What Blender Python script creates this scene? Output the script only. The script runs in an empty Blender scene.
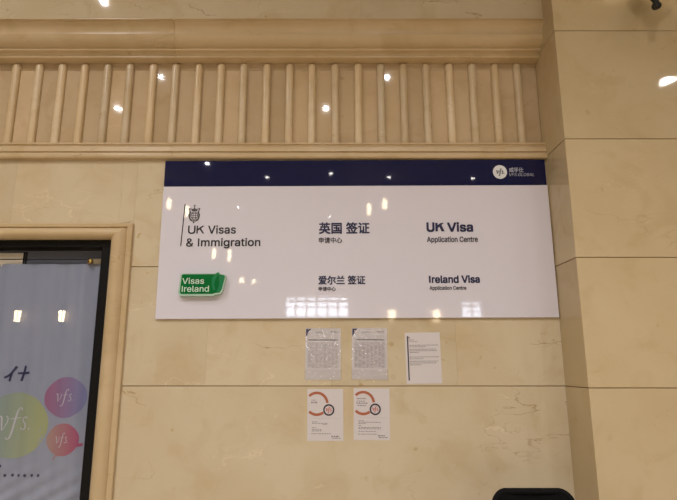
import bpy, bmesh, math, random, os
from mathutils import Vector, Matrix
random.seed(7)
C = bpy.context.scene.collection
SC = bpy.context.scene

# ------------------------------------------------------------------ helpers
def lin(r, g, b):
    f = lambda c: (c/255/12.92) if c/255 <= .04045 else ((c/255+.055)/1.055)**2.4
    return (f(r), f(g), f(b), 1)

class MB:
    """collects faces; build() links them as ONE mesh object"""
    def __init__(s): s.v = []; s.f = []; s.mi = []; s.tone = []; s.t = 0.5; s.m = 0
    def add(s, vs, fs):
        o = len(s.v); s.v += [tuple(v) for v in vs]
        for f in fs: s.f.append([i+o for i in f]); s.mi.append(s.m); s.tone.append(s.t)
        return s
    def box(s, x0, x1, y0, y1, z0, z1):
        return s.add([(x0,y0,z0),(x1,y0,z0),(x1,y1,z0),(x0,y1,z0),(x0,y0,z1),(x1,y0,z1),(x1,y1,z1),(x0,y1,z1)],
                     [(3,2,1,0),(4,5,6,7),(0,1,5,4),(1,2,6,5),(2,3,7,6),(3,0,4,7)])
    def bbox(s, x0, x1, y0, y1, z0, z1, b=.004):
        """box with chamfered edges"""
        X=(x0,x1); Y=(y0,y1); Z=(z0,z1); vs=[]; idx={}
        for i in (0,1):
            for j in (0,1):
                for k in (0,1):
                    sx,sy,sz = (1-2*i),(1-2*j),(1-2*k)
                    for a in range(3):
                        p=[X[i]+sx*b, Y[j]+sy*b, Z[k]+sz*b]; p[a]=(X[i],Y[j],Z[k])[a]
                        idx[i,j,k,a]=len(vs); vs.append(p)
        fs=[]
        for a in range(3):
            for e in (0,1):
                o=[q for q in range(3) if q!=a]
                ring=[]
                for (u,w) in ((0,0),(1,0),(1,1),(0,1)):
                    q=[0,0,0]; q[a]=e; q[o[0]]=u; q[o[1]]=w; ring.append(idx[q[0],q[1],q[2],a])
                fs.append(ring)
        for a in range(3):
            o=[q for q in range(3) if q!=a]
            for u in (0,1):
                for w in (0,1):
                    q0=[0,0,0]; q0[o[0]]=u; q0[o[1]]=w; q1=list(q0); q1[a]=1
                    fs.append([idx[q0[0],q0[1],q0[2],o[0]],idx[q1[0],q1[1],q1[2],o[0]],idx[q1[0],q1[1],q1[2],o[1]],idx[q0[0],q0[1],q0[2],o[1]]])
        for i in (0,1):
            for j in (0,1):
                for k in (0,1): fs.append([idx[i,j,k,a] for a in range(3)])
        return s.add(vs, fs)
    def lathe(s, cx, cy, prof, n=20, cap=True):
        """prof: (r, z) list, axis z"""
        vs=[]; fs=[]
        for r,z in prof:
            for k in range(n):
                a=2*math.pi*k/n; vs.append((cx+r*math.cos(a), cy+r*math.sin(a), z))
        for i in range(len(prof)-1):
            for k in range(n):
                k2=(k+1)%n; fs.append((i*n+k, i*n+k2, (i+1)*n+k2, (i+1)*n+k))
        if cap:
            fs.append(list(range(n))[::-1]); fs.append([(len(prof)-1)*n+k for k in range(n)])
        return s.add(vs, fs)
    def tube(s, pts, r, n=10, closed=False):
        pts=[Vector(p) for p in pts]; N=len(pts); vs=[]; fs=[]
        up=None
        for i,p in enumerate(pts):
            a=pts[(i-1)%N] if (closed or i>0) else p; b=pts[(i+1)%N] if (closed or i<N-1) else p
            t=(b-a).normalized()
            if up is None: up=t.orthogonal().normalized()
            up=(up-t*up.dot(t)).normalized(); w=t.cross(up)
            for k in range(n):
                q=2*math.pi*k/n; vs.append(p+up*(r*math.cos(q))+w*(r*math.sin(q)))
        for i in range(N if closed else N-1):
            j=(i+1)%N
            for k in range(n):
                k2=(k+1)%n; fs.append((i*n+k,i*n+k2,j*n+k2,j*n+k))
        if not closed:
            fs.append(list(range(n))[::-1]); fs.append([(N-1)*n+k for k in range(n)])
        return s.add(vs, fs)
    def extrude_x(s, prof, x0, x1):
        """closed profile of (y, z) run along x"""
        n=len(prof); vs=[(x0,y,z) for y,z in prof]+[(x1,y,z) for y,z in prof]
        fs=[(i,(i+1)%n,n+(i+1)%n,n+i) for i in range(n)]+[list(range(n))[::-1],[n+i for i in range(n)]]
        return s.add(vs, fs)
    def plate(s, poly, y0, y1):
        """polygon (x, z), given thickness from y0 (front) to y1 (back)"""
        n=len(poly); vs=[(x,y0,z) for x,z in poly]+[(x,y1,z) for x,z in poly]
        fs=[list(range(n)),[n+i for i in range(n)][::-1]]+[(i,n+i,n+(i+1)%n,(i+1)%n) for i in range(n)]
        return s.add(vs, fs)
    def ribbon(s, pts, ws, y0, y1):
        """brush stroke in the x-z plane with varying width, a thin solid"""
        P=[Vector(p) for p in pts]; n=len(P); L=[]; R=[]
        for i in range(n):
            t=(P[min(i+1,n-1)]-P[max(i-1,0)]).normalized(); q=Vector((-t.y,t.x))*ws[i]*.5
            L.append(P[i]+q); R.append(P[i]-q)
        for i in range(n-1):
            s.plate([L[i],L[i+1],R[i+1],R[i]], y0, y1)
        return s
    def build(s, name, mats, parent=None, smooth=None, loc=None, bev=False):
        me=bpy.data.meshes.new(name); me.from_pydata(s.v, [], s.f)
        if not isinstance(mats,(list,tuple)): mats=[mats]
        for m in mats: me.materials.append(m)
        me.polygons.foreach_set('material_index', s.mi)
        a=me.attributes.new('tone','FLOAT','FACE'); a.data.foreach_set('value', s.tone)
        b=bmesh.new(); b.from_mesh(me); bmesh.ops.recalc_face_normals(b, faces=b.faces); b.to_mesh(me); b.free()
        if smooth:
            me.shade_smooth(); me.set_sharp_from_angle(angle=math.radians(smooth))
        me.update()
        o=bpy.data.objects.new(name, me); C.objects.link(o)
        if parent: o.parent=parent
        if loc: o.location=loc
        return o

def crom(pts, n=6):
    out=[]; P=[Vector(p) for p in pts]
    for i in range(len(P)-1):
        a=P[max(i-1,0)]; b=P[i]; c=P[i+1]; d=P[min(i+2,len(P)-1)]
        for k in range(n):
            t=k/n; out.append(.5*((2*b)+(c-a)*t+(2*a-5*b+4*c-d)*t*t+(3*b-a-3*c+d)*t**3))
    out.append(P[-1]); return out

def tag(o, label=None, cat=None, group=None, kind=None):
    if label: o['label']=label
    if cat: o['category']=cat
    if group: o['group']=group
    if kind: o['kind']=kind
    return o
def thing(name, label, cat, loc=(0,0,0), group=None):
    o=bpy.data.objects.new(name, None); C.objects.link(o); o.location=loc; o.empty_display_size=.05
    return tag(o, label, cat, group)
def struct(o): o['kind']='structure'; return o

# ------------------------------------------------------------------ materials
def newmat(name):
    m=bpy.data.materials.new(name); m.use_nodes=True; nt=m.node_tree
    return m, nt, nt.nodes['Principled BSDF']
def plain(name, col, rough=.5, metal=0, spec=.5, noise=.06, scale=30, bump=0):
    m,nt,p=newmat(name); N=nt.nodes; L=nt.links
    p.inputs['Roughness'].default_value=rough; p.inputs['Metallic'].default_value=metal; p.inputs['Specular IOR Level'].default_value=spec
    tc=N.new('ShaderNodeTexCoord'); nz=N.new('ShaderNodeTexNoise'); nz.inputs['Scale'].default_value=scale; nz.inputs['Detail'].default_value=3
    L.new(tc.outputs['Object'], nz.inputs['Vector'])
    mx=N.new('ShaderNodeMix'); mx.data_type='RGBA'
    mx.inputs[6].default_value=tuple(c*(1-noise) for c in col[:3])+(1,); mx.inputs[7].default_value=tuple(min(1,c*(1+noise)) for c in col[:3])+(1,)
    L.new(nz.outputs['Fac'], mx.inputs[0]); L.new(mx.outputs[2], p.inputs['Base Color'])
    if bump:
        bp=N.new('ShaderNodeBump'); bp.inputs['Strength'].default_value=bump; bp.inputs['Distance'].default_value=.004
        L.new(nz.outputs['Fac'], bp.inputs['Height']); L.new(bp.outputs['Normal'], p.inputs['Normal'])
    return m
def emit(name, col, strength):
    m=bpy.data.materials.new(name); m.use_nodes=True; nt=m.node_tree; nt.nodes.clear()
    e=nt.nodes.new('ShaderNodeEmission'); e.inputs[0].default_value=col; e.inputs[1].default_value=strength
    o=nt.nodes.new('ShaderNodeOutputMaterial'); nt.links.new(e.outputs[0], o.inputs[0]); return m
def math_n(nt, op, a, b=None, c=None):
    n=nt.nodes.new('ShaderNodeMath'); n.operation=op
    for i,x in enumerate((a,b,c)):
        if x is None: continue
        if isinstance(x,(int,float)): n.inputs[i].default_value=x
        else: nt.links.new(x, n.inputs[i])
    return n.outputs[0]
def mixc(nt, fac, a, b, mode='MIX'):
    n=nt.nodes.new('ShaderNodeMix'); n.data_type='RGBA'; n.blend_type=mode
    for i,x in ((0,fac),(6,a),(7,b)):
        if isinstance(x,(int,float)): n.inputs[i].default_value=x
        elif isinstance(x,tuple): n.inputs[i].default_value=x
        else: nt.links.new(x, n.inputs[i])
    return n.outputs[2]
def marble(name, base, dark, light, rough=.035, vein=.42, toneamp=.045, spec=.22, pink=None):
    m,nt,p=newmat(name); N=nt.nodes; L=nt.links
    tc=N.new('ShaderNodeTexCoord'); at=N.new('ShaderNodeAttribute'); at.attribute_name='tone'
    off=N.new('ShaderNodeVectorMath'); off.operation='SCALE'; off.inputs[0].default_value=(37,11,23); L.new(at.outputs['Fac'], off.inputs['Scale'])
    ad=N.new('ShaderNodeVectorMath'); ad.operation='ADD'; L.new(tc.outputs['Object'], ad.inputs[0]); L.new(off.outputs[0], ad.inputs[1])
    V=ad.outputs[0]
    def noise(scale, detail=4, dist=0, rough_=.55):
        n=N.new('ShaderNodeTexNoise'); n.inputs['Scale'].default_value=scale; n.inputs['Detail'].default_value=detail
        n.inputs['Roughness'].default_value=rough_; n.inputs['Distortion'].default_value=dist; L.new(V, n.inputs['Vector']); return n.outputs['Fac']
    def ramp(x, a, b):
        n=N.new('ShaderNodeMapRange'); n.interpolation_type='SMOOTHSTEP'; L.new(x, n.inputs[0]); n.inputs[1].default_value=a; n.inputs[2].default_value=b; return n.outputs[0]
    vv=N.new('ShaderNodeVectorMath'); vv.operation='MULTIPLY'; vv.inputs[1].default_value=(.55,1,1.5); L.new(V,vv.inputs[0])
    def vnoise(scale, detail, dist, rr):
        n=N.new('ShaderNodeTexNoise'); n.inputs['Scale'].default_value=scale; n.inputs['Detail'].default_value=detail
        n.inputs['Roughness'].default_value=rr; n.inputs['Distortion'].default_value=dist; L.new(vv.outputs[0], n.inputs['Vector']); return n.outputs['Fac']
    c=mixc(nt, ramp(noise(1.7,5,.4),.36,.64), base, light)
    c=mixc(nt, math_n(nt,'MULTIPLY',ramp(noise(4.5,6,.8),.48,.72),.55), c, dark)
    # small tan flecks and patches
    c=mixc(nt, math_n(nt,'MULTIPLY',ramp(noise(13,3,.3),.66,.80),.45*vein), c, tuple(x*y for x,y in zip(dark,(.86,.74,.5,1))))
    # thin wandering veins, only here and there
    v=vnoise(1.3,8,.25,.52); d=math_n(nt,'ABSOLUTE',math_n(nt,'SUBTRACT',v,.5))
    line=math_n(nt,'SUBTRACT',1.0,ramp(d,.0,.0042)); mask=ramp(noise(2.3,2),.54,.68)
    c=mixc(nt, math_n(nt,'MULTIPLY',math_n(nt,'MULTIPLY',line,mask),vein), c, tuple(x*y for x,y in zip(dark,(.62,.5,.34,1))))
    v2=vnoise(1.0,8,.5,.55); d2=math_n(nt,'ABSOLUTE',math_n(nt,'SUBTRACT',v2,.52))
    line2=math_n(nt,'SUBTRACT',1.0,ramp(d2,.0,.004)); mask2=ramp(noise(2.2,2,.2),.53,.66)
    c=mixc(nt, math_n(nt,'MULTIPLY',math_n(nt,'MULTIPLY',line2,mask2),vein*.7), c, tuple(min(1,x*1.28) for x in light[:3])+(1,))
    v3=vnoise(2.6,9,.15,.5); d3=math_n(nt,'ABSOLUTE',math_n(nt,'SUBTRACT',v3,.47))
    line3=math_n(nt,'SUBTRACT',1.0,ramp(d3,.0,.0045)); mask3=ramp(noise(1.9,2,.3),.50,.66)
    c=mixc(nt, math_n(nt,'MULTIPLY',math_n(nt,'MULTIPLY',line3,mask3),vein*.75), c, tuple(x*y for x,y in zip(dark,(.70,.60,.42,1))))
    sp1=ramp(noise(9,2,.2),.70,.76); c=mixc(nt, math_n(nt,'MULTIPLY',sp1,vein), c, tuple(x*y for x,y in zip(dark,(.82,.70,.45,1))))
    tn=math_n(nt,'MULTIPLY_ADD',at.outputs['Fac'],toneamp*2,1-toneamp)
    cm=N.new('ShaderNodeCombineColor')
    for i in range(3): L.new(tn, cm.inputs[i])
    c=mixc(nt, 1.0, c, cm.outputs[0], 'MULTIPLY')
    L.new(c, p.inputs['Base Color'])
    p.inputs['Roughness'].default_value=rough; p.inputs['Specular IOR Level'].default_value=spec
    bp=N.new('ShaderNodeBump'); bp.inputs['Strength'].default_value=.05; bp.inputs['Distance'].default_value=.01
    L.new(noise(5,2), bp.inputs['Height']); L.new(bp.outputs['Normal'], p.inputs['Normal'])
    return m

WALLM = marble('cream_marble', (.60,.49,.32,1), (.54,.415,.24,1), (.64,.54,.375,1), vein=.6)
PILM  = marble('golden_marble', (.575,.45,.265,1), (.52,.39,.21,1), (.605,.485,.30,1), vein=.3, toneamp=.05)
MOLDM = marble('moulding_marble', (.56,.42,.235,1), (.49,.35,.18,1), (.60,.46,.28,1), rough=.3, vein=.4, toneamp=.06, spec=.25)
BALM  = marble('baluster_marble', (.60,.455,.265,1), (.52,.38,.2,1), (.66,.53,.35,1), rough=.25, vein=.35, toneamp=.13, spec=.25)
PANM  = marble('panel_marble', (.53,.395,.235,1), (.48,.34,.19,1), (.58,.44,.28,1), rough=.035, vein=.35, toneamp=.09, spec=.22)
GROUT = plain('brown_grout', (.24,.145,.055,1), .9)
FLOORM= marble('floor_marble', (.5,.42,.3,1), (.42,.33,.2,1), (.56,.48,.36,1), rough=.15, vein=.3)
PLAST = plain('white_plaster', (.45,.42,.38,1), .9)
HALLM = plain('hall_stone', (.26,.20,.13,1), .5)
BLACKM= plain('black_metal', (.006,.006,.006,1), .4, 0, .2)
IRON  = plain('black_iron', (.01,.01,.01,1), .4)
ACRYL = plain('white_acrylic', (.72,.69,.755,1), .035, noise=.01, scale=3)
NAVY  = plain('navy_film', (.0035,.006,.05,1), .03, noise=.05, scale=3)
NAVYT = plain('navy_lettering', (.012,.014,.06,1), .3)
BLKT  = plain('black_lettering', (.010,.009,.010,1), .35)
GREYT = plain('dark_grey_lettering', (.05,.045,.05,1), .4)
CRESTM= plain('grey_crest', (.07,.06,.06,1), .5)
WHITEF= plain('white_film', (.78,.78,.78,1), .3)
PALEW = plain('pale_grey_lettering', (.42,.43,.5,1), .4)
PAPER = plain('white_paper', (.66,.61,.605,1), .6, noise=.02, scale=12)
GREEN = plain('green_film', (.004,.155,.035,1), .12, noise=.2, scale=18)
GREENL= plain('light_green_film', (.02,.22,.085,1), .12, noise=.15, scale=30)
GREENE= plain('pale_green_acrylic_edge', (.42,.60,.47,1), .2)
GREENT= plain('pale_green_lettering', (.60,.76,.62,1), .3)
INK   = plain('grey_ink', (.23,.21,.22,1), .7)
INKD  = plain('dark_ink', (.05,.045,.055,1), .7)
INKL  = plain('light_ink', (.44,.405,.41,1), .7)
INKN  = plain('navy_ink', (.035,.035,.10,1), .6)
INKR  = plain('orange_red_ink', (.42,.125,.06,1), .7)
INKB  = plain('blue_black_ink', (.025,.022,.035,1), .6)
INKP  = plain('red_ink', (.5,.10,.075,1), .7)
BRASS = plain('brass', (.75,.5,.16,1), .22, 1)
LAMPG = emit('lamp_glow', (1,.80,.50,1), 26)
LAMPD = emit('downlight_glow', (1,.95,.88,1), 70)
DAYL  = emit('daylight_pane', (.80,.88,1,1), 17)

def glass_mat(name, tint, ior=1.5, rough=.0, boost=1.0, bump=0, bscale=20):
    m=bpy.data.materials.new(name); m.use_nodes=True; nt=m.node_tree; nt.nodes.clear(); N=nt.nodes; L=nt.links
    t=N.new('ShaderNodeBsdfTransparent'); t.inputs[0].default_value=tint
    g=N.new('ShaderNodeBsdfGlossy'); g.inputs['Roughness'].default_value=rough
    lw=N.new('ShaderNodeLayerWeight'); lw.inputs[0].default_value=.5; f0=((ior-1)/(ior+1))**2
    fac=math_n(nt,'MINIMUM',math_n(nt,'MULTIPLY',math_n(nt,'MULTIPLY_ADD',math_n(nt,'POWER',lw.outputs['Facing'],5.0),1-f0,f0),boost),1.0)
    if bump:
        tc=N.new('ShaderNodeTexCoord'); nz=N.new('ShaderNodeTexNoise'); nz.inputs['Scale'].default_value=bscale; nz.inputs['Detail'].default_value=2; nz.inputs['Distortion'].default_value=.6
        L.new(tc.outputs['Object'], nz.inputs['Vector']); bp=N.new('ShaderNodeBump'); bp.inputs['Strength'].default_value=bump; bp.inputs['Distance'].default_value=.01
        L.new(nz.outputs['Fac'], bp.inputs['Height']); L.new(bp.outputs[0], g.inputs['Normal'])
    mx=N.new('ShaderNodeMixShader'); L.new(fac, mx.inputs[0]); L.new(t.outputs[0], mx.inputs[1]); L.new(g.outputs[0], mx.inputs[2])
    o=N.new('ShaderNodeOutputMaterial'); L.new(mx.outputs[0], o.inputs[0]); return m
PANE  = glass_mat('shop_glass', (.95,.955,.96,1), 1.52)
FILM  = glass_mat('clear_plastic_film', (.975,.975,.98,1), 1.5, .08, .9, .3, 26)
TAPE  = glass_mat('clear_tape', (.985,.985,.98,1), 1.5, .11, 2.4, 1.0, 40)

# ------------------------------------------------------------------ lettering
FONT=None
try:
    FONT=bpy.data.fonts.load(os.path.join(bpy.utils.system_resource('DATAFILES'),'fonts','Inter.woff2'))
except Exception: FONT=None
def text_mesh(body, x0, x1, z0, z1, y, mat, name, parent, bold=0, shear=0, thick=.0012, font=True, label=None, warp=None, spacing=1.0):
    """raised lettering whose ink fills x0..x1, z0..z1 on a wall facing -y"""
    c=bpy.data.curves.new(name,'FONT'); c.body=body; c.size=1; c.shear=shear; c.resolution_u=4; c.space_character=spacing
    if font and FONT and all(ord(q)<256 for q in body): c.font=FONT
    t=bpy.data.objects.new('t',c); C.objects.link(t)
    dg=bpy.context.evaluated_depsgraph_get(); me=bpy.data.meshes.new_from_object(t.evaluated_get(dg))
    C.objects.unlink(t); bpy.data.objects.remove(t); bpy.data.curves.remove(c)
    xs=[v.co.x for v in me.vertices]; zs=[v.co.y for v in me.vertices]
    a,b,d,e=min(xs),max(xs),min(zs),max(zs)
    for v in me.vertices:
        x=x0+(v.co.x-a)/(b-a)*(x1-x0); z=z0+(v.co.y-d)/(e-d)*(z1-z0)
        v.co=(x,0,z)
    bm=bmesh.new(); bm.from_mesh(me)
    bmesh.ops.remove_doubles(bm, verts=bm.verts, dist=1e-6)
    if bold:
        k=bold*(z1-z0); src=bm.verts[:]+bm.edges[:]+bm.faces[:]
        for q,(dx,dz) in enumerate(((k,0),(0,k),(k,k),(k/2,k/2))):
            d=bmesh.ops.duplicate(bm, geom=src)
            for g in d['geom']:
                if isinstance(g,bmesh.types.BMVert): g.co.x+=dx; g.co.z+=dz; g.co.y-=.00012*(q+1)
        for v in bm.verts: v.co.x-=k/2; v.co.z-=k/2
    r=bmesh.ops.extrude_face_region(bm, geom=list(bm.faces))
    for g in r['geom']:
        if isinstance(g,bmesh.types.BMVert): g.co.y-=thick
    bmesh.ops.recalc_face_normals(bm, faces=bm.faces)
    for v in bm.verts: v.co.y+=y+(warp(v.co.x,v.co.z) if warp else 0)
    bm.to_mesh(me); bm.free(); me.name=name; me.materials.clear(); me.materials.append(mat)
    o=bpy.data.objects.new(name,me); C.objects.link(o); o.parent=parent
    if label: o['label']=label
    return o

# ------------------------------------------------------------------ stone slab walls
def slabs(mb, to3, us, vs, clip=None, gu=.0002, gv=.0042, bev=.0018, deep=.008, stagger=None):
    """bevelled slabs with open joints. to3(u, v, d): d = depth into the wall. clip: list of (u0,u1,v0,v1) kept areas"""
    areas = clip or [(us[0],us[-1],vs[0],vs[-1])]
    for j in range(len(vs)-1):
        uu = us if stagger is None else stagger(j, us)
        for i in range(len(uu)-1):
            tone=random.random()
            for (a0,a1,b0,b1) in areas:
                u0,u1,v0,v1=max(uu[i],a0),min(uu[i+1],a1),max(vs[j],b0),min(vs[j+1],b1)
                if u1-u0<.01 or v1-v0<.01: continue
                mb.t=tone
                u0+=gu/2;u1-=gu/2;v0+=gv/2;v1-=gv/2
                b=bev
                P=[(u0+b,v0+b,0),(u1-b,v0+b,0),(u1-b,v1-b,0),(u0+b,v1-b,0),(u0,v0,b),(u1,v0,b),(u1,v1,b),(u0,v1,b),(u0,v0,deep),(u1,v0,deep),(u1,v1,deep),(u0,v1,deep)]
                bu=.0003 # tight vertical joints
                P[0]=(u0+bu,v0+b,0);P[3]=(u0+bu,v1-b,0);P[1]=(u1-bu,v0+b,0);P[2]=(u1-bu,v1-b,0)
                mb.m=0
                mb.add([to3(*p) for p in P],[(0,1,2,3),(0,4,5,1),(1,5,6,2),(2,6,7,3),(3,7,4,0),(4,8,9,5),(5,9,10,6),(6,10,11,7),(7,11,8,4)])
    return mb

CEIL=5.4; X0,X1,YF=-13.0,8.0,-16.0
COURSE=[.054,.746,1.438,2.13,2.822,3.514,4.206,4.898,5.4]
# lower part of the main wall, with the shop window opening cut out of it (x -3.4..-1.33, below z 2.294)
front=lambda u,v,d:(u,d,v)
mb=MB()
lowus=[-13,-12,-11,-10,-9,-8,-7,-6,-5,-4.1,-3.4,-2.7,-1.95,-1.2,-.72,0,.725,1.338]
def stag(j,us):
    if j==0: return [-13,-9,-7,-5,-3.4,-1.3,.2,1.338]
    if j==1: return [-13,-9,-7,-5,-3.4,-1.3,1.338]
    return us
slabs(mb, front, lowus, [0]+COURSE[1:5], [(-13,-3.36,0,2.822),(-3.36,-1.29,2.33,2.822),(-1.29,1.338,0,2.822)], stagger=stag)
# upper part, standing proud of the wall on top of the cornice
up=lambda u,v,d:(u,d-.15,v)
mb.t=.5; mb.m=1
mb.box(-13,-3.37,.006,.25,0,2.822); mb.box(-3.37,-1.28,.006,.25,2.34,2.822); mb.box(-1.28,1.338,.006,.25,0,2.822)
struct(mb.build('wall_back',[WALLM,GROUT]))
mb=MB(); slabs(mb, up, [-13,-11.5,-9,-6.5,-4,-2.3,-1.52,.19,1.338], [3.69]+COURSE[6:], gv=.003)
mb.t=.5; mb.m=1; mb.box(-13,1.338,-.144,.25,3.69,5.4)
struct(mb.build('wall_back_upper',[WALLM,GROUT]))
mb=MB(); mb.m=1; mb.box(-13,1.338,.052,.25,2.823,3.689)
struct(mb.build('wall_back_middle',[WALLM,GROUT]))

# pillar on the right
PX=1.338; PY=-.288
mb=MB()
slabs(mb, lambda u,v,d:(u,PY+d,v), [PX,3.0], [0]+COURSE[1:], gu=.0)
slabs(mb, lambda u,v,d:(PX+d,u,v), [PY+.0081,.06], [0]+COURSE[1:], gu=.0)
slabs(mb, lambda u,v,d:(3.0-d,u,v), [PY+.0081,.0], [0]+COURSE[1:], gu=.0)
mb.t=.5; mb.m=1; mb.box(PX+.006,2.994,PY+.006,.25,0,5.4)
struct(mb.build('pillar',[PILM,GROUT]))
mb=MB(); slabs(mb, front, [3.0,4.2,5.6,7,8], [0]+COURSE[1:]); mb.m=1; mb.t=.5; mb.box(3.0,8,.006,.25,0,5.4)
struct(mb.build('wall_back_right',[WALLM,GROUT]))

# ------------------------------------------------------------------ stone frieze with half-round balusters
fr=thing('stone_frieze','cream marble frieze of upright rods under a deep cornice, above the sign','frieze',(0,0,3.2))
def arc(a,b,n,bulge):
    """points from a to b bowed by bulge (positive = towards the hall)"""
    a=Vector(a);b=Vector(b);t=(b-a);nrm=Vector((-abs(t.y),-0.0)) if False else Vector((-t.y,t.x)).normalized()
    if nrm.x>0: nrm=-nrm
    return [tuple(a+t*(k/n)+nrm*(bulge*4*(k/n)*(1-k/n))) for k in range(1,n+1)]
prof=[(.05,3.686),(-.163,3.686),(-.163,3.679),(-.152,3.677),(-.150,3.669)]
prof+=arc((-.150,3.669),(-.118,3.604),8,-.012)+[(-.124,3.602)]
prof+=arc((-.124,3.602),(-.074,3.540),8,.011)+[(-.066,3.537),(-.070,3.533),(-.068,3.523)]
prof+=arc((-.060,3.521),(-.034,3.501),6,-.006)+[(-.038,3.499),(-.038,3.491),(-.026,3.486),(.05,3.486)]
mb=MB(); ZL=3.2
for a,b,t in ((-4.6,-.9905,.35),(-.9885,PX,.6)):
    mb.t=t; mb.extrude_x([(y,z-ZL) for y,z in prof],a,b)
mb.build('cornice',MOLDM,fr,smooth=25)
lp=[(.05,2.918),(-.010,2.918),(-.013,2.914),(-.013,2.907),(-.005,2.903),(-.005,2.896),(-.012,2.892)]
lp+=arc((-.018,2.890),(-.022,2.855),4,.001)+[(-.012,2.852),(-.012,2.847),(-.026,2.845)]+arc((-.030,2.842),(-.032,2.816),4,.002)+[(-.028,2.810),(-.012,2.807),(.05,2.807)]
mb=MB()
for a,b,t in ((-4.6,-.9905,.5),(-.9885,PX,.7)):
    mb.t=t; mb.extrude_x([(y,z-ZL) for y,z in lp],a,b)
mb.build('ledge',MOLDM,fr,smooth=25)
mb=MB()
bx=[1.21-.148*k for k in range(-0,26)]
edges=sorted(bx+[PX-.002,-4.6])
for a,b in zip(edges,edges[1:]):
    mb.t=random.random(); mb.box(a+.0004,b-.0004,.03,.049,2.90-ZL,3.44-ZL)
    mb.t=random.random()*.6; mb.box(a+.0004,b-.0004,.031,.049,3.442-ZL,3.50-ZL)
mb.build('back_panel',PANM,fr)
def baluster_mesh(t):
    m=MB(); m.t=t; r=.0255; n=14; rows=[]
    zs=[2.915]+[3.455+.029*math.sin(q*math.pi/2/6) for q in range(7)]
    rr=[r]+[r*math.cos(q*math.pi/2/6)*.97+.0006 for q in range(7)]
    rr[1]=r
    vs=[];fs=[]
    for z,q in zip(zs,rr):
        for k in range(n+1):
            a=math.pi*k/n; vs.append((-q*math.cos(a),     .029-q*1.15*math.sin(a)**.65, z-ZL))
    for i in range(len(zs)-1):
        for k in range(n): fs.append((i*(n+1)+k,i*(n+1)+k+1,(i+1)*(n+1)+k+1,(i+1)*(n+1)+k))
    m.add(vs,fs); return m
for i,x in enumerate(bx):
    baluster_mesh(random.random()).build('baluster',BALM,fr,smooth=50,loc=(x+random.uniform(-.002,.002),0,0))

# ------------------------------------------------------------------ the visa sign
TILT=.0042
sg=thing('sign_board','long glossy white visa centre sign with navy top band, below the frieze','sign',(.15,0,2.309))
sg.rotation_euler=(0,-TILT,0)
sx,sz=-.15,-2.309
def S(m,name,mat,**k):      # shape built in wall coordinates, hung on the sign
    m.v=[(x+sx,y,z+sz) for x,y,z in m.v]; return m.build(name,mat,sg,**k)
def T(body,x0,x1,z0,z1,mat,name='lettering',y=-.0165,label=None,**k):
    return text_mesh(body,x0+sx,x1+sx,z0+sz,z1+sz,y,mat,name,sg,label=label,**k)
S(MB().bbox(-1.027,1.330,-.016,0,1.8225,2.632,.0012),'white_panel',ACRYL)
S(MB().bbox(-1.0245,1.3265,-.0175,0,2.633,2.798,.0012),'header_band',NAVY)
# crest and title block, top left
S(MB().plate([(-.904,2.257),(-.898,2.257),(-.885,2.519),(-.891,2.519)][::1],-.0172,-.0155),'rule',BLKT)
def K_letter(x0,x1,z0,z1,t,mat):
    w=x1-x0; h=z1-z0; m=MB(); a,b=-.0177,-.0160
    m.plate([(x0,z0),(x0+t,z0),(x0+t,z1),(x0,z1)],a,b)
    m.plate([(x0+t*.9,z0+h*.36),(x0+t*.9,z0+h*.36+t*1.35),(x1-t*1.35,z1),(x1,z1)],a-.0001,b)
    q=x0+t*.9+(w-t*.9)*.30; zq=z0+h*.36+h*.64*.30
    m.plate([(q-t*.1,zq+t*.1),(q+t*.85,zq+t*.75),(x1+t*.05,z0),(x1-t*1.2,z0)],a-.0002,b)
    S(m,'lettering',mat)
T('U',-.861,-.818,2.3335,2.3825,BLKT,bold=.042)
K_letter(-.811,-.764,2.3345,2.3825,.0085,BLKT)
T('Visas',-.7405,-.574,2.3335,2.3835,BLKT,bold=.042)
T('&',-.868,-.826,2.254,2.304,BLKT,bold=.03)
S(MB().box(-.799,-.7905,-.0177,-.016,2.2545,2.3035),'lettering',BLKT)
T('mmigration',-.779,-.425,2.243,2.304,BLKT,bold=.042)
cx,cz=-.829,2.4585
cr=MB(); y0,y1=-.0172,-.0155
def ell(cx_,cz_,a,b,n=20,s=0,e=2*math.pi): return [(cx_+a*math.cos(s+(e-s)*k/n), cz_+b*math.sin(s+(e-s)*k/n)) for k in range(n+1)]
def ringp(mb,cx_,cz_,a,b,w,y0,y1,s=0,e=2*math.pi,n=28):
    p=ell(cx_,cz_,a,b,n,s,e); mb.ribbon(p,[w]*len(p),y0,y1)
ringp(cr,cx,cz-.012,.020,.024,.004,y0,y1)                                  # garter
for k in (-1,0,1): cr.ribbon([(cx-.018,cz-.012+k*.012),(cx+.018,cz-.012+k*.012)],[.0032]*2,y0,y1)
for k in (-.5,.5): cr.ribbon([(cx+k*.014,cz-.034),(cx+k*.014,cz+.01)],[.0034]*2,y0,y1)
cr.plate([(cx-.017,cz+.016),(cx+.017,cz+.016),(cx+.020,cz+.034),(cx+.009,cz+.028),(cx,cz+.040),(cx-.009,cz+.028),(cx-.020,cz+.034)],y0,y1)   # crown
cr.ribbon([(cx,cz+.036),(cx,cz+.058)],[.005,.004],y0,y1); cr.ribbon([(cx-.006,cz+.050),(cx+.006,cz+.050)],[.004]*2,y0,y1)
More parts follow.
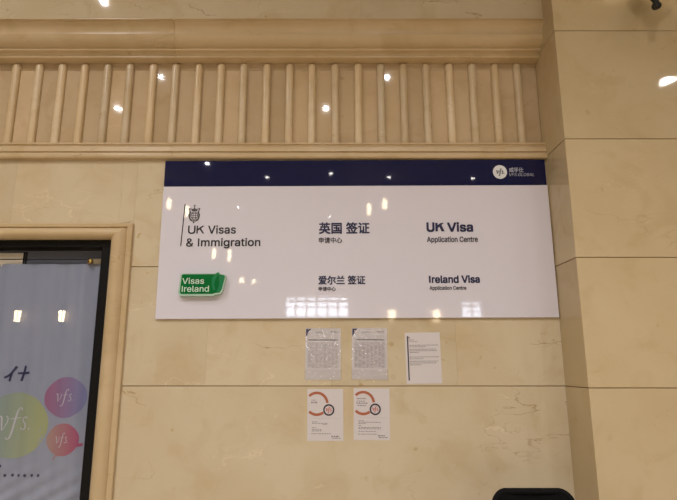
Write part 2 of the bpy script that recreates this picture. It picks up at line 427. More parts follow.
for sgn in (-1,1):                                                         # the two supporters, heads, legs and tails
    p=crom([(cx+sgn*.010,cz-.040),(cx+sgn*.024,cz-.034),(cx+sgn*.029,cz-.012),(cx+sgn*.025,cz+.010),(cx+sgn*.030,cz+.026)],5)
    cr.ribbon(p,[.004+.006*math.sin(math.pi*i/(len(p)-1)) for i in range(len(p))],y0,y1)
    cr.plate(ell(cx+sgn*.029,cz+.030,.006,.006,10)[:-1],y0,y1)
    cr.ribbon([(cx+sgn*.026,cz+.004),(cx+sgn*.018,cz+.010)],[.005,.003],y0,y1)
    cr.ribbon([(cx+sgn*.030,cz-.020),(cx+sgn*.034,cz-.004)],[.003,.003],y0,y1)
p=crom([(cx-.026,cz-.038),(cx-.010,cz-.046),(cx,cz-.043),(cx+.010,cz-.046),(cx+.026,cz-.038)],4); cr.ribbon(p,[.006]*len(p),y0,y1)
cr.plate(ell(cx-.002,cz-.054,.0055,.006,10)[:-1],y0,y1)
S(cr,'crest',CRESTM)
T('英国 签证',-.071,.231,2.330,2.399,NAVYT,bold=.055)
T('申请中心',-.073,.066,2.272,2.307,GREYT,bold=.05)
T('爱尔兰 签证',-.075,.201,2.022,2.073,NAVYT,bold=.055)
T('申请中心',-.075,.026,1.982,2.008,GREYT,bold=.05)
T('U',.580,.622,2.3405,2.3945,NAVYT,bold=.12)
K_letter(.630,.684,2.3415,2.3945,.0145,NAVYT)
T('Visa',.704,.855,2.3405,2.3955,NAVYT,bold=.10)
T('Application Centre',.577,.881,2.2675,2.3085,GREYT,bold=.05)
S(MB().box(.578,.5885,-.0177,-.016,2.029,2.071),'lettering',NAVYT)
T('reland Visa',.5965,.877,2.0285,2.0715,NAVYT,bold=.09)
T('Application Centre',.580,.796,1.9815,2.0095,GREYT,bold=.05)
# raised green logo block
lg=MB()
body=[(-.883,1.974),(-.875,1.965),(-.690,1.965),(-.683,1.969),(-.652,1.973),(-.640,1.990),(-.622,2.066),(-.628,2.074),(-.652,2.079),(-.664,2.092),(-.682,2.081),(-.866,2.081),(-.876,2.076)]
lg.m=0; lg.plate(body,-.048,-.0465); lg.m=1; lg.plate([(-.893,1.969),(-.880,1.953),(-.690,1.952),(-.680,1.958),(-.648,1.963),(-.634,1.984),(-.617,2.066),(-.624,2.079),(-.650,2.083),(-.664,2.096),(-.684,2.085),(-.870,2.086),(-.884,2.080)],-.0465,-.018)
lgo=S(lg,'logo_block',[GREEN,GREENE]); lgo['label']='raised green logo block with pale green edges'
h=MB()                                            # folded ribbon harp shape on the right of the block
h.plate([(-.700,2.030),(-.696,2.060),(-.682,2.078),(-.664,2.090),(-.652,2.077),(-.668,2.070),(-.680,2.050),(-.683,2.020),(-.676,1.985),(-.688,1.985),(-.697,2.005)],-.0492,-.0480)
h.plate([(-.658,2.074),(-.630,2.072),(-.624,2.064),(-.642,1.991),(-.654,1.976),(-.672,1.976),(-.660,2.000),(-.654,2.030)],-.0492,-.0480)
S(h,'harp_mark',GREENL)
T('Visas',-.871,-.744,2.024,2.059,GREENT,y=-.0481,bold=.03)
S(MB().box(-.872,-.8665,-.0493,-.048,1.9775,2.0115),'lettering',GREENT)
T('reland',-.858,-.714,1.977,2.012,GREENT,y=-.0481,bold=.03)
for px in (-.86,-.70):
    for pz in (1.985,2.06): S(MB().box(px-.004,px+.004,-.0205,-.0155,pz-.004,pz+.004),'spacer',GREENE)
# round badge with the script letters, on the navy band
bd=MB(); bd.plate(ell(1.044,2.717,.0435,.0445,36)[:-1],-.019,-.0172); S(bd,'round_badge',WHITEF)
def script_vfs(x0,x1,z0,z1,y0,y1,wt=1.0,dot=True):
    """slanted brush letters v f s filling the box (f reaches top and bottom)"""
    m=MB(); W=x1-x0; H=z1-z0
    U=lambda p:(x0+p[0]*W, z0+p[1]*H)
    def st(pts,ws,k=7):
        p=crom([U(q) for q in pts],k); n=len(p)
        w=[]
        for i in range(n):
            t=i/(n-1)*(len(ws)-1); a=int(min(t,len(ws)-2)); w.append((ws[a]+(ws[a+1]-ws[a])*(t-a))*W*wt)
        m.ribbon(p,w,y0,y1)
    st([(.00,.66),(.06,.72),(.11,.68),(.13,.45),(.14,.28)],[.01,.05,.07,.06,.03])
    st([(.14,.28),(.22,.38),(.30,.55),(.31,.68),(.27,.73),(.25,.69)],[.02,.03,.04,.04,.03,.01])
    st([(.68,.90),(.66,.97),(.60,.98),(.55,.88),(.50,.60),(.45,.25),(.40,.06),(.33,.01),(.29,.07)],[.05,.05,.03,.05,.065,.065,.05,.03,.05])
    st([(.38,.64),(.50,.66),(.66,.68)],[.02,.035,.02],4)
    st([(.88,.66),(.82,.71),(.75,.66),(.76,.57),(.83,.48),(.84,.38),(.78,.31),(.70,.32),(.68,.38)],[.05,.04,.04,.05,.06,.05,.04,.04,.05])
    if dot: m.plate(ell(x0+.96*W,z0+.34*H,.03*W*wt,.03*W*wt,10)[:-1],y0,y1)
    return m
S(script_vfs(1.020,1.070,2.692,2.738,-.0202,-.0189,1.9),'badge_script',INKD)
T('威孚仕',1.101,1.189,2.715,2.745,PALEW,y=-.0176,bold=.03)
T('VFS.GLOBAL',1.100,1.254,2.690,2.709,PALEW,y=-.0176,shear=.2)

# ------------------------------------------------------------------ papers taped to the wall
def sheet(name,label,cat,group,x,z,w,h,tilt=0,bulge=.003,tex='paper'):
    """a sheet w x h centred at x, z; returns its Empty; front surface lies at y = -bulge*shape-.0012 in its own frame"""
    t=thing(name,label,cat,(x,.0006,z),group); t.rotation_euler=(0,tilt,0)
    return t
def bulge_of(w,h,b): return lambda x,z: -b*max(0,(1-(2*x/w)**2))*max(0,(1-(2*z/h)**2))-.0006
def grid_sheet(w,h,f,th=.0007,n=12):
    m=MB(); vs=[];fs=[]
    for j in range(n+1):
        for i in range(n+1):
            x=-w/2+w*i/n; z=-h/2+h*j/n; vs.append((x,f(x,z)-th,z))
    K=(n+1)**2
    for j in range(n+1):
        for i in range(n+1):
            x=-w/2+w*i/n; z=-h/2+h*j/n; vs.append((x,0,z))
    for j in range(n):
        for i in range(n):
            a=j*(n+1)+i; fs.append((a,a+1,a+n+2,a+n+1)); fs.append((K+a,K+a+n+1,K+a+n+2,K+a+1))
    ring=[i for i in range(n+1)]+[(j+1)*(n+1)-1 for j in range(1,n+1)]+[n*(n+1)+i for i in range(n-1,-1,-1)]+[j*(n+1) for j in range(n-1,0,-1)]
    for a,b in zip(ring,ring[1:]+ring[:1]): fs.append((a,K+a,K+b,b))
    return m.add(vs,fs)
def ink(m,f,x0,x1,z0,z1,d=.0011):
    """a printed stroke lying on the sheet"""
    n=max(1,int((x1-x0)/.02)); k=max(1,int((z1-z0)/.03))
    for i in range(n):
        for j in range(k):
            a=x0+(x1-x0)*i/n; b=x0+(x1-x0)*(i+1)/n; c=z0+(z1-z0)*j/k; e=z0+(z1-z0)*(j+1)/k
            m.add([(a,f(a,c)-d,c),(b,f(b,c)-d,c),(b,f(b,e)-d,e),(a,f(a,e)-d,e)],[(0,1,2,3)])
def dashes(m,f,x0,x1,z,h,fill=.8,word=(.008,.02)):
    x=x0
    while x<x1-.003:
        w=random.uniform(*word); ink(m,f,x,min(x+w,x1),z,z+h); x+=w+.0035
def inkplate(m,f,poly,d=.0011):
    m.add([(x,f(x,z)-d,z) for x,z in poly],[list(range(len(poly)))])
def inkring(m,f,cx,cz,r,w,s,e,n=40,d=.0012):
    for k in range(n):
        a=s+(e-s)*k/n; b=s+(e-s)*(k+1)/n
        inkplate(m,f,[(cx+(r-w)*math.cos(a),cz+(r-w)*math.sin(a)),(cx+r*math.cos(a),cz+r*math.sin(a)),(cx+r*math.cos(b),cz+r*math.sin(b)),(cx+(r-w)*math.cos(b),cz+(r-w)*math.sin(b))],d)

def fee_sheet(label,x,z,tilt,rows,seed):
    random.seed(seed)
    w,h=.205,.292; f=bulge_of(w,h,.004)
    t=sheet('notice_sheet',label,'paper notice','tabled sheets in clear film',x,z,w,h,tilt)
    grid_sheet(w,h,f).build('paper',PAPER,t)
    m=MB(); inkplate(m,f,[(-w/2+.003,h/2-.003),(-w/2+.036,h/2-.003),(-w/2+.016,h/2-.02),(-w/2+.009,h/2-.043),(-w/2+.003,h/2-.046)])
    m.build('corner_logo',INKN,t)
    m=MB(); dashes(m,f,-.045,.005,h/2-.026,.0035); m.build('heading_line',INK,t); m=MB(); dashes(m,f,.045,.088,h/2-.024,.006); m.build('heading_line',INK,t)
    m=MB(); dashes(m,f,-.085,.085,h/2-.071,.0075,word=(.02,.04)); m.build('heading_line',INK,t)
    m=MB(); top=h/2-.082; bot=-h/2+.066
    for i in range(rows+1): ink(m,f,-.088,.088,bot+(top-bot)*i/rows,bot+(top-bot)*i/rows+.0011)
    for xx in (-.088,-.065,-.045,-.02,.002,.028,.05,.07,.088): ink(m,f,xx-.0006,xx+.0006,bot,top)
    for i in range(rows):
        zz=bot+(top-bot)*(i+.35)/rows
        for a,b in ((-.085,-.067),(-.062,-.047),(-.041,-.023),(-.016,-.001),(.006,.025),(.031,.047),(.053,.068),(.073,.085)):
            if random.random()<.72: ink(m,f,a,a+(b-a)*random.uniform(.4,1),zz,zz+.0028)
    m.build('table',INKL,t)
    # clear film sleeve, a wider crinkled skin in front, and two strips of tape
    g=lambda x,z: f(x,z)-.0022-.0012*math.sin(x*90+z*40+seed)
    s=MB(); n=16
    s.add([(-w/2-.002+(w+.004)*i/n, g(-w/2+w*i/n,-h/2+h*j/n), -h/2+h*j/n) for j in range(n+1) for i in range(n+1)],[(j*(n+1)+i,j*(n+1)+i+1,(j+1)*(n+1)+i+1,(j+1)*(n+1)+i) for j in range(n) for i in range(n)])
    s.build('clear_sleeve',FILM,t,smooth=60)
    s=MB(); n=26; vs=[];fs=[]
    for j in range(4):
        for i in range(n+1):
            xx=-w/2-.004+(w+.010)*i/n; zz=-h/2-.006+.062*j/3+(random.uniform(-.004,.003) if j==0 else 0)
            vs.append((xx,-.0058-.0030*random.random(),zz))
    for j in range(3):
        for i in range(n): a=j*(n+1)+i; fs.append((a,a+1,a+n+2,a+n+1))
    s.add(vs,fs).build('tape_strip',TAPE,t,smooth=60)
    s=MB(); vs=[];fs=[]
    for j in range(3):
        for i in range(n+1):
            xx=-w/2+.012+(w-.03)*i/n; zz=h/2-.066+.068*j/2+(random.uniform(-.003,.003) if j!=1 else 0)
            vs.append((xx,-.0062-.0030*random.random(),zz))
    for j in range(2):
        for i in range(n): a=j*(n+1)+i; fs.append((a,a+1,a+n+2,a+n+1))
    s.add(vs,fs).build('tape_strip',TAPE,t,smooth=60)
    return t
fee_sheet('left of the two tabled paper sheets in clear film, above a ring notice',-.046,1.619,.004,20,3)
fee_sheet('tabled paper sheet in clear film, next to the letter with a black bar',.223,1.6205,.006,26,5)

# letter with a black bar down its left side
w,h=.2035,.289; f=bulge_of(w,h,.002)
t=sheet('letter_sheet','white letter with a black bar down its left side','paper notice',None,.5325,1.5965,w,h,-.012)
grid_sheet(w,h,f).build('paper',PAPER,t)
m=MB(); ink(m,f,-w/2+.0115,-w/2+.0190,-h/2+.018,h/2-.020); m.build('side_bar',INKD,t)
m=MB(); inkplate(m,f,[(-w/2+.024+.004*math.cos(a*.6283),h/2-.029+.006*math.sin(a*.6283)) for a in range(10)]); m.build('crest',INK,t)
text_mesh('UK Visas',-w/2+.023,-w/2+.052,h/2-.045,h/2-.038,-.0022,INK,'lettering',t,thick=.0003)
text_mesh('& Immigration',-w/2+.023,-w/2+.072,h/2-.056,h/2-.047,-.0022,INK,'lettering',t,thick=.0003)
random.seed(9)
for zz,x1 in ((.067,.088),(.058,.02),(.044,.080),(.035,.084),(.026,-.02),(.000,.088),(-.010,-.0),(-.024,.085),(-.034,.075),(-.044,-.012)):
    m=MB(); dashes(m,f,-w/2+.024,x1,zz+.003,.0036); m.build('text_line',INK,t)

# two notices with an orange ring
def ring_notice(label,x,z,tilt,lines,seed,head):
    random.seed(seed); w,h=.2035,.2815; f=bulge_of(w,h,.002)
    t=sheet('ring_notice',label,'paper notice','notices with an orange ring',x,z,w,h,tilt)
    grid_sheet(w,h,f).build('paper',PAPER,t)
    cx,cz=-.048,.060; R=.067
    m=MB(); lim=math.acos(max(-1,(-w/2+.006-cx)/R)); inkring(m,f,cx,cz,R,.0145,math.radians(4),lim,34); m.build('orange_arc',INKR,t); m=MB(); inkring(m,f,cx,cz,R,.0145,2*math.pi-lim,math.radians(308),20)
    m.build('orange_arc',INKR,t)
    bx,bz=.020,.026
    m=MB(); inkring(m,f,bx,bz,.032,.0088,0,2*math.pi,36,.0015); m.build('black_ring',INKB,t)
    k=script_vfs(bx-.017,bx+.019,bz-.018,bz+.018,-.0042,-.0038,2.0); k.build('round_mark',INKP,t)
    for zz,a,b,hh in head: m=MB(); dashes(m,f,a,b,zz,hh,word=(.006,.012)); m.build('heading_line',INK,t)
    for zz,a,b in lines: m=MB(); dashes(m,f,a,b,zz,.0034,word=(.006,.016)); m.build('text_line',INK,t)
    m=MB(); ink(m,f,-.088,.086,-.020,-.019); m.build('rule',INKL,t)
    m=MB(); dashes(m,f,.034,.074,-h/2+.022,.0042); m.build('footer_line',INKD,t); m=MB(); dashes(m,f,.038,.088,-h/2+.013,.0030); m.build('footer_line',INKD,t)
    return t
ring_notice('orange ring notice with two short heading lines, left of the pair',-.0325,1.281,-.003,
   [(-.040,-.075,-.04),(-.048,-.075,.012),(-.054,-.015,.012),(-.072,-.075,-.05),(-.082,-.075,-.02),(-.089,-.075,-.015),(-.104,-.078,.03)],21,
   [(.078,-.078,-.05,.004),(.063,-.080,-.042,.008)])
ring_notice('orange ring notice with four heading lines, right of the pair',.230,1.2845,.008,
   [(-.038,-.075,-.04),(-.046,-.075,.05),(-.053,-.075,-.03),(-.064,-.075,-.06),(-.074,-.075,.058),(-.081,-.075,.05),(-.095,-.075,.022),(-.110,-.078,.03)],22,
   [(.081,-.084,-.030,.006),(.068,-.084,-.034,.004),(.056,-.086,-.022,.006),(.044,-.080,-.025,.005)])
random.seed(11)

# ------------------------------------------------------------------ shop window on the left
win=bpy.data.objects.new('window_1',None); C.objects.link(win); win['kind']='structure'
def wp(m,name,mat,smooth=None):
    o=m.build(name,mat,win,smooth=smooth); o['kind']='structure'; return o
# moulded marble surround, mitred: profile (s = distance outward from the opening, y)
sp=[(0,.055),(0,-.006)]+[(.002+.080*k/12,-.010-.026*math.sin(math.pi*k/12)**.75) for k in range(13)]+[(.084,-.013),(.087,-.021),(.110,-.022),(.114,-.017),(.114,.02)]
ox0,ox1,oz=-3.32,-1.324,2.302
def frame_pts(s): 
    return [(ox0-s,0),(ox0-s,oz+s*.81),(ox1+s*1.13,oz+s*.81),(ox1+s*1.13,0)]
m=MB(); n=len(sp)
vs=[]
for s_,y_ in sp: vs+= [(x,y_,z) for x,z in frame_pts(s_)]
fs=[]; 
for i in range(n-1):
    for k in range(3): fs.append((i*4+k,i*4+k+1,(i+1)*4+k+1,(i+1)*4+k))
tones=(.35,.75,.45)
for k in range(3):
    m.t=tones[k]; m.add(vs,[f_ for j,f_ in enumerate(fs) if j%3==k])
wp(m,'surround',MOLDM,30)
m=MB()
m.bbox(-3.315,-1.325,.028,.085,2.262,2.301,.003); m.bbox(-1.392,-1.325,.028,.085,0,2.262,.003); m.bbox(-3.315,-3.26,.028,.085,0,2.262,.003); m.bbox(-3.26,-1.392,.028,.085,0,.12,.003); m.bbox(-2.36,-2.30,.028,.085,.12,2.262,.003)
wp(m,'frame',BLACKM)
wp(MB().box(-3.26,-1.392,.052,.058,.12,2.262),'pane',PANE)
SLATE=plain('slate_rail',(.12,.13,.165,1),.3); BEIGE=plain('beige_rail',(.85,.74,.58,1),.4)
m=MB(); m.box(-3.25,-1.40,.105,.125,2.150,2.193); m.box(-3.25,-1.40,.105,.125,2.198,2.25); wp(m,'top_rail',SLATE)
m=MB(); m.box(-3.25,-1.905,.1,.1045,2.151,2.192); m.box(-3.25,-1.905,.1,.1045,2.199,2.234); wp(m,'rail_cover',BEIGE)
m=MB(); m.box(-1.903,-1.895,.098,.1045,2.15,2.24); m.box(-1.889,-1.882,.098,.1045,2.15,2.24); wp(m,'rail_bracket',BLACKM)
# dim shop behind the glass
DARK=plain('dark_shop_wall',(.05,.05,.055,1),.8)
m=MB(); m.box(-3.4,-1.28,1.2,1.25,0,2.5); m.box(-3.45,-3.4,.25,1.25,0,2.5); m.box(-1.28,-1.23,.25,1.25,0,2.5); m.box(-3.4,-1.28,.25,1.25,2.45,2.5)
struct(m.build('wall_shop',DARK))

# the fabric banner hanging just inside the glass
BY=.092
def fold(x,z):
    low=max(0,min(1,(1.05-z)/.3))
    return 0.006*math.sin(x*31+.9*z)+.004*math.sin(x*67+z*2.1+1)+.0065*low*math.sin((x*.55-z)*70+.5)+.0015*math.sin(z*9+x*4)
def fabric_mat():
    m,nt,p=newmat('lilac_grey_fabric'); N=nt.nodes; L=nt.links
    tc=N.new('ShaderNodeTexCoord'); nz=N.new('ShaderNodeTexNoise'); nz.inputs['Scale'].default_value=420; L.new(tc.outputs['Object'],nz.inputs['Vector'])
    c=mixc(nt,nz.outputs['Fac'],(.325,.35,.45,1),(.37,.395,.495,1)); L.new(c,p.inputs['Base Color']); p.inputs['Roughness'].default_value=.85
    return m
FAB=fabric_mat()
bn=thing('banner','pale lilac fabric banner with coloured speech circles, hung behind the dark framed glass','banner',(-1.9,BY,2.17))
ox,oy,ozz=1.9,-BY,-2.17
def B(m,name,mat,smooth=60):
    m.v=[(x+ox,y+oy,z+ozz) for x,y,z in m.v]; return m.build(name,mat,bn,smooth=smooth)
m=MB(); nx,nz_=240,240; vs=[];fs=[]
for q in (0,1):
    for j in range(nz_+1):
        for i in range(nx+1):
            x=-3.22+(3.22-1.375)*i/nx; z=.14+(2.163-.14)*j/nz_
            vs.append((x,BY+fold(x,z)+.0008*q,z))
K=(nx+1)*(nz_+1)
for j in range(nz_):
    for i in range(nx):
        a=j*(nx+1)+i; fs.append((a,a+1,a+nx+2,a+nx+1)); fs.append((K+a,K+a+nx+1,K+a+nx+2,K+a+1))
for i in range(nx): fs.append((i,K+i,K+i+1,i+1)); a=nz_*(nx+1)+i; fs.append((a,a+1,K+a+1,K+a))
for j in range(nz_): a=j*(nx+1); fs.append((a,a+nx+1,K+a+nx+1,K+a)); a+=nx; fs.append((a,K+a,K+a+nx+1,a+nx+1))
m.add(vs,fs); B(m,'fabric',FAB)
def grad(name,c0,c1,x0,x1,zmix=.3):
    m,nt,p=newmat(name); N=nt.nodes; L=nt.links; tc=N.new('ShaderNodeTexCoord'); sp_=N.new('ShaderNodeSeparateXYZ'); L.new(tc.outputs['Object'],sp_.inputs[0])
    mr=N.new('ShaderNodeMapRange'); L.new(math_n(nt,'ADD',sp_.outputs[0],math_n(nt,'MULTIPLY',sp_.outputs[2],zmix)),mr.inputs[0]); mr.inputs[1].default_value=x0; mr.inputs[2].default_value=x1
    L.new(mixc(nt,mr.outputs[0],c0,c1),p.inputs['Base Color']); p.inputs['Roughness'].default_value=.85; return m
def disc_on(cx_,cz_,a,b,mat,name,d=.0014,extra=()):
    m=MB(); n=48; rings=8
    vs=[(cx_,BY+fold(cx_,cz_)-d,cz_)]; fs=[]
    for r in range(1,rings+1):
        for k in range(n):
            x=cx_+a*r/rings*math.cos(2*math.pi*k/n); z=cz_+b*r/rings*math.sin(2*math.pi*k/n); vs.append((x,BY+fold(x,z)-d,z))
    for k in range(n):
        fs.append((0,1+k,1+(k+1)%n))
        for r in range(rings-1): fs.append((1+r*n+k,1+(r+1)*n+k,1+(r+1)*n+(k+1)%n,1+r*n+(k+1)%n))
    m.add(vs,fs)
    for poly in extra: m.add([(x,BY+fold(x,z)-d,z) for x,z in poly],[list(range(len(poly)))])
    o=B(m,name,mat); return o
def lbl(o,s): o['label']=s; return o
# object-space ranges: x+1.9, z-2.17
lbl(disc_on(-1.832,1.2155,.193,.183,grad('olive_print',(.28,.36,.36,1),(.42,.45,.23,1),-.08,.22,.0),'speech_circle'),'olive green circle')
lbl(disc_on(-1.551,1.371,.121,.116,grad('violet_print',(.38,.16,.28,1),(.24,.25,.45,1),.24,.46,.0),'speech_circle'),'purple violet circle')
lbl(disc_on(-1.5455,1.135,.0945,.090,grad('coral_print',(.46,.28,.25,1),(.44,.08,.19,1),.27,.45,.0),'speech_circle',
   extra=[[(-1.598,1.026),(-1.594,1.022),(-1.560,1.050),(-1.578,1.056)],[(-1.458,1.115),(-1.430,1.116),(-1.430,1.102),(-1.464,1.095)]]),'coral pink circle with two small tails')
def warp_v(m): m.v=[(x,y+fold(x,z),z) for x,y,z in m.v]; return m
SCR=plain('pale_print',(.60,.58,.64,1),.85)
for (a,b,c,d) in ((-1.612,-1.500,1.320,1.418),(-1.930,-1.737,1.136,1.314),(-1.590,-1.508,1.093,1.174)):
    B(warp_v(script_vfs(a,b,c,d,BY-.0026,BY-.0018,.75)),'script_lettering',SCR)
# brush characters and dotted line
def stroke(m,pts,w0,w1):
    p=crom(pts,5); n=len(p); m.ribbon(p,[w0+(w1-w0)*i/(n-1) for i in range(n)],BY-.0024,BY-.0014)
m=MB()
stroke(m,[(-1.856,1.548),(-1.870,1.525),(-1.893,1.498),(-1.922,1.483)],.015,.013)      # left-falling
stroke(m,[(-1.878,1.512),(-1.884,1.490),(-1.889,1.462)],.015,.013)                     # upright
stroke(m,[(-1.848,1.508),(-1.815,1.509),(-1.778,1.512)],.011,.014)                     # crossbar
stroke(m,[(-1.809,1.552),(-1.815,1.510),(-1.826,1.464)],.014,.013)
B(warp_v(m),'brush_character',INKN)
m=MB()
stroke(m,[(-2.120,1.548),(-2.075,1.552),(-2.045,1.556)],.012,.012); stroke(m,[(-2.125,1.52),(-2.065,1.522),(-2.055,1.512),(-2.090,1.498)],.012,.010); stroke(m,[(-2.085,1.50),(-2.085,1.47),(-2.103,1.462)],.013,.010); stroke(m,[(-2.145,1.500),(-2.085,1.503),(-1.980,1.515)],.011,.014)
stroke(m,[(-2.105,1.54),(-2.100,1.53)],.012,.01)
B(warp_v(m),'brush_character',INKN)
for x,z in [(-1.853+.0381*k,.942) for k in range(6)]+[(-1.886,.992),(-1.924,.992)]:
    m=MB(); m.plate(ell(x,z,.0078,.0085,12)[:-1],BY-.0030,BY-.0018); B(warp_v(m),'dot',INKN)
k=thing('banner_clip','round brass clip on a tan tab at the top corner of the banner','clip',(-1.474,.085,2.178))
MB().box(-.022,.062,-.003,.020,-.014,.016).build('tab',plain('tan_tab',(.40,.32,.19,1),.5),k)
m=MB(); m.lathe(0,0,[(.005,0),(.013,.002),(.017,.007),(.017,.013),(.012,.019),(.004,.022)],18)
m.v=[(x,-z-.003,y) for x,y,z in m.v]; m.build('knob',BRASS,k,smooth=50)

# ------------------------------------------------------------------ black chair against the wall
CHF=plain('black_chair_plastic',(.004,.004,.0045,1),.8,spec=.15); CHM=plain('black_mesh_fabric',(.004,.004,.0042,1),.9,spec=.15,bump=.3,scale=400)
CHL=plain('dark_chair_steel',(.02,.02,.022,1),.35,.8)
ch=thing('office_chair','black chair with a rounded back, standing against the wall below the sign','chair',(.978,-.62,0))
def rrect(w,h,r,n=7):
    pts=[]
    for cx_,cz_,s in ((w/2-r,h/2-r,0),(-w/2+r,h/2-r,90),(-w/2+r,-h/2+r,180),(w/2-r,-h/2+r,270)):
        for k in range(n+1):
            a=math.radians(s+90*k/n); pts.append((cx_+r*math.cos(a),cz_+r*math.sin(a)))
    return pts
W,H=.378,.46; zc=.714
curv=lambda x:.030*(1-(2*x/W)**2)           # back bows away from the sitter
bend=lambda x,z:(x,.22+curv(x)+(z-zc)*.10,z+(.018*(1-(2*x/W)**2) if z>zc else 0))
m=MB(); m.tube([bend(x,zc+z) for x,z in rrect(W,H,.055)],.016,10,True); m.build('back_frame',CHF,ch,smooth=60)
m=MB(); vs=[];fs=[]; n=16
for q in (0,1):
    for j in range(n+1):
        for i in range(n+1):
            x=-W/2+.002+(W-.004)*i/n; z=-H/2+.002+(H-.004)*j/n
            vs.append(tuple(Vector(bend(x,zc+z))+Vector((0,-.013+.017*q,0))))
K=(n+1)**2
for j in range(n):
    for i in range(n):
        if (i in (0,n-1)) and (j in (0,n-1)): continue
        a=j*(n+1)+i; fs.append((a,a+1,a+n+2,a+n+1)); fs.append((K+a,K+a+n+1,K+a+n+2,K+a+1))
m.add(vs,fs); m.build('back_mesh',CHM,ch,smooth=60)
m=MB(); m.t=.5; n=10
lay=[(.43,.0),(.44,.012),(.465,.018),(.480,.010),(.486,-.03)]
vs=[];fs=[];base=rrect(.44,.43,.06); nb=len(base)
for z,g in lay:
    for x,y in base: vs.append((x*(1+g/.22),-.03+y*(1+g/.22),z))
for i in range(len(lay)-1):
    for k_ in range(nb): fs.append((i*nb+k_,i*nb+(k_+1)%nb,(i+1)*nb+(k_+1)%nb,(i+1)*nb+k_))
fs+=[list(range(nb))[::-1],[(len(lay)-1)*nb+k_ for k_ in range(nb)]]
m.add(vs,fs); m.build('seat',CHM,ch,smooth=60)
for s in (-1,1):
    m=MB(); m.tube(crom([(s*.215,-.235,.012),(s*.212,-.225,.2),(s*.205,-.21,.425)],5),.012,10); m.build('leg',CHL,ch,smooth=60)
    m=MB(); m.tube(crom([(s*.215,.235,.012),(s*.208,.20,.25),(s*.196,.185,.44),(s*.186,.205,.60),(s*.184,.222,.72)],5),.012,10); m.build('leg',CHL,ch,smooth=60)
m=MB(); m.tube([(-.206,-.21,.42),(.206,-.21,.42)],.010); m.tube([(-.2,.19,.42),(.2,.19,.42)],.010); m.tube([(-.205,-.21,.42),(-.2,.19,.42)],.010); m.tube([(.205,-.21,.42),(.2,.19,.42)],.010)
m.build('seat_frame',CHL,ch,smooth=60)

# ------------------------------------------------------------------ wall lanterns
def sconce_parts(root, s=1.0, glow=None):
    """wall at y=0 of its frame, lantern axis .165 in front; finial tip at z=0"""
    d=-.165; sc=lambda pr:[(r*s,z*s) for r,z in pr]
    MB().lathe(0,d*s,sc([(.006,0),(.021,.003),(.026,.012),(.024,.026),(.016,.034),(.017,.045),(.024,.058),(.032,.085),(.036,.112),(.045,.125),(.038,.140),(.05,.16),(.105,.19),(.115,.205),(.115,.215)]),20).build('finial',IRON,root,smooth=40)
    MB().lathe(0,d*s,sc([(.105,.215),(.135,.60)]),6,True).build('lantern_glass',glow or LAMPG,root)
    m=MB()
    for k in range(6):
        a=2*math.pi*k/6; m.tube([(.109*s*math.cos(a),(d+.109*math.sin(a))*s,.212*s),(.139*s*math.cos(a),(d+.139*math.sin(a))*s,.605*s)],.008*s,6)
    m.build('cage',IRON,root,smooth=40)
    MB().lathe(0,d*s,sc([(.16,.60),(.165,.615),(.13,.65),(.07,.70),(.035,.74),(.02,.75),(.026,.77),(.015,.80),(.003,.82)]),20).build('cap',IRON,root,smooth=40)
    m=MB(); m.tube(crom([(0,0,.46*s),(0,-.012*s,.34*s),(0,-.035*s,.24*s),(0,-.06*s,.20*s),(0,(d+.06)*s,.205*s)],5),.011*s,8); m.build('arm',IRON,root,smooth=50)
    MB().bbox(-.04*s,.04*s,-.016*s,-.001,.30*s,.62*s,.004).build('backplate',IRON,root)
sc_=thing('wall_lantern','black iron wall lantern on the pillar, only its finial in view','lantern',(1.858,PY,3.545)); sconce_parts(sc_,glow=emit('dim_lamp_glow',(1,.80,.50,1),2.0))
sc2=thing('wall_lantern','black iron wall lantern on the far wall behind the camera','lantern',(-11.0,YF,2.85),'wall lanterns on the far wall'); sconce_parts(sc2); sc2.rotation_euler=(0,0,math.pi)
def copy_tree(src,label,loc,rot=0,group=None):
    r=src.copy(); C.objects.link(r); r.location=loc; r.rotation_euler=(0,0,rot); r['label']=label
    if group: r['group']=group
    for c_ in list(src.children):
        d=c_.copy(); C.objects.link(d); d.parent=r
    return r
for lx in (-9.45,2.12,3.68):
    copy_tree(sc2,'black iron wall lantern on the far wall behind the camera',(lx,YF,2.85),math.pi,'wall lanterns on the far wall')

# ------------------------------------------------------------------ the hall behind the camera
mb=MB(); 
fl=lambda u,v,d:(u,v,-d)
slabs(mb, fl, [X0+k*.75 for k in range(29)]+[8.0], [YF+k*.8 for k in range(21)], gu=.002, gv=.002); mb.m=1; mb.t=.5; mb.box(X0,X1,YF,1.3,-.2,-.0035)
struct(mb.build('floor',[FLOORM,GROUT]))
struct(MB().box(X0,X1,YF,.25,CEIL,CEIL+.2).build('ceiling',PLAST))
struct(MB().box(X0-.2,X0,YF,.25,0,CEIL).build('wall_left',HALLM))
struct(MB().box(X1,X1+.2,YF,.25,0,CEIL).build('wall_right',HALLM))
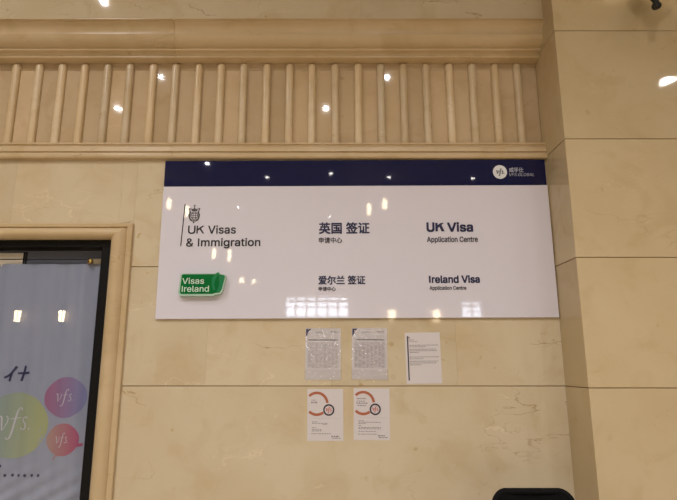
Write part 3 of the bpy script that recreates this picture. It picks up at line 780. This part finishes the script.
# far wall with window openings
wins=[(-1.62,.62,3.2,3.95,6,3),(4.62,5.34,3.2,3.78,2,3)]
mb=MB(); xs=[X0]+[q for w_ in wins for q in w_[:2]]+[X1]
for i in range(0,len(xs),2): mb.box(xs[i],xs[i+1],YF-.2,YF,0,CEIL)
for w_ in wins: mb.box(w_[0],w_[1],YF-.2,YF,0,w_[2]); mb.box(w_[0],w_[1],YF-.2,YF,w_[3],CEIL)
struct(mb.build('wall_front',HALLM))
for i,(a,b,c,d,nx_,nz2) in enumerate(wins):
    r=bpy.data.objects.new('window_%d'%(i+2),None); C.objects.link(r); r['kind']='structure'
    struct(MB().box(a,b,YF-.17,YF-.16,c,d).build('pane',DAYL,r))
    m=MB()
    for k_ in range(nx_+1):
        x=a+(b-a)*k_/nx_; m.box(x-.03,x+.03,YF-.15,YF-.08,c,d)
    for z,hh in ((c+.03,.03),(d-.15,.045),(d-.015,.015),(d-.36,.02)): m.box(a,b,YF-.15,YF-.08,z-hh,z+hh)
    struct(m.build('frame',BLACKM,r))

# recessed ceiling downlights
def downlight(x,y,p,r=.036):
    t=thing('ceiling_downlight','round recessed downlight in the white hall ceiling','downlight',(x,y,CEIL),'recessed ceiling downlights')
    MB().lathe(0,0,[(r+.022,0),(r+.022,-.006),(r,-.008),(r,0)],24,False).build('rim',plain_rim,t,smooth=40)
    MB().lathe(0,0,[(r,-.001),(r,-.004)],24).build('lens',LAMPD,t)
    l=bpy.data.lights.new('downlight_bulb','AREA'); l.shape='DISK'; l.size=r*2; l.energy=p; l.spread=math.radians(140); l.color=(1,.96,.955)
    o=bpy.data.objects.new('downlight_bulb',l); C.objects.link(o); o.parent=t; o.location=(0,0,-.01); o.visible_glossy=True
plain_rim=plain('white_rim',(.8,.8,.8,1),.4)
K=40
for x,y in [(-3.25,-4.4),(-.09,-4.41),(3.05,-4.4),(-2.32,-3.49),(.75,-3.49),(-2.45,-2.28),(6.4,-4.4),
            (-2.4,-6.8),(-1.33,-7.6),(0,-7.37),(1.21,-7.6),(2.97,-7.66),(-2.28,-9.78),(-.04,-10.66),(7.7,-7.6),(-8.5,-7.6),(5.8,-10.6),(-6.5,-10.6),(-10,-11),(-1.02,-14.9),(.94,-14.9)]:  # the outlying lamps at both sides are unseen extras added to brighten the hall
    downlight(x,y,K)
downlight(4.65,-4.23,K,.10)

# small pendant lamps over the hall
def pendant(x,y,z,h,r,lab):
    t=thing('pendant_lamp',lab,'pendant lamp',(x,y,z),'hanging lamps in the hall')
    MB().lathe(0,0,[(r*.8,-h/2),(r,-h/2+.01),(r,h/2-.01),(r*.8,h/2)],14).build('shade',LAMPG,t,smooth=40)
    MB().lathe(0,0,[(r*1.1,h/2),(r*.5,h/2+.02),(.006,h/2+.03),(.006,CEIL-z)],10).build('stem',IRON,t,smooth=40)
for x,z,h,r in ((-3.46,4.94,.22,.045),(-3.07,4.78,.22,.045),(.81,4.82,.22,.04),(1.15,4.94,.20,.05),(-2.45,3.86,.2,.04),(-2.13,3.81,.24,.03),(-1.85,3.29,.09,.045),(-1.6,3.27,.07,.035)):
    pendant(x,-8.0,z,h,r,'small warm cylinder lamp hanging from the hall ceiling')

# ------------------------------------------------------------------ camera, world, view
w=bpy.data.worlds.new('world'); SC.world=w; w.use_nodes=True
w.node_tree.nodes['Background'].inputs[0].default_value=(.6,.65,.75,1); w.node_tree.nodes['Background'].inputs[1].default_value=.05
cd=bpy.data.cameras.new('camera'); cam=bpy.data.objects.new('camera',cd); C.objects.link(cam); SC.camera=cam
cam.location=(0,-3.2,1.55); cam.rotation_euler=(math.radians(90+12.04),0,0)
cd.sensor_fit='HORIZONTAL'; cd.sensor_width=36; cd.lens=544/677*36; cd.shift_x=(338.5-331)/677; cd.clip_start=.05
SC.view_settings.view_transform='Standard'; SC.view_settings.look='None'; SC.view_settings.exposure=0; SC.view_settings.gamma=1
SC.view_settings.use_curve_mapping=False
SC.cycles.use_denoising=True
SC.cycles.max_bounces=8; SC.cycles.diffuse_bounces=5; SC.cycles.glossy_bounces=4; SC.cycles.transparent_max_bounces=12
SC.cycles.sample_clamp_indirect=6
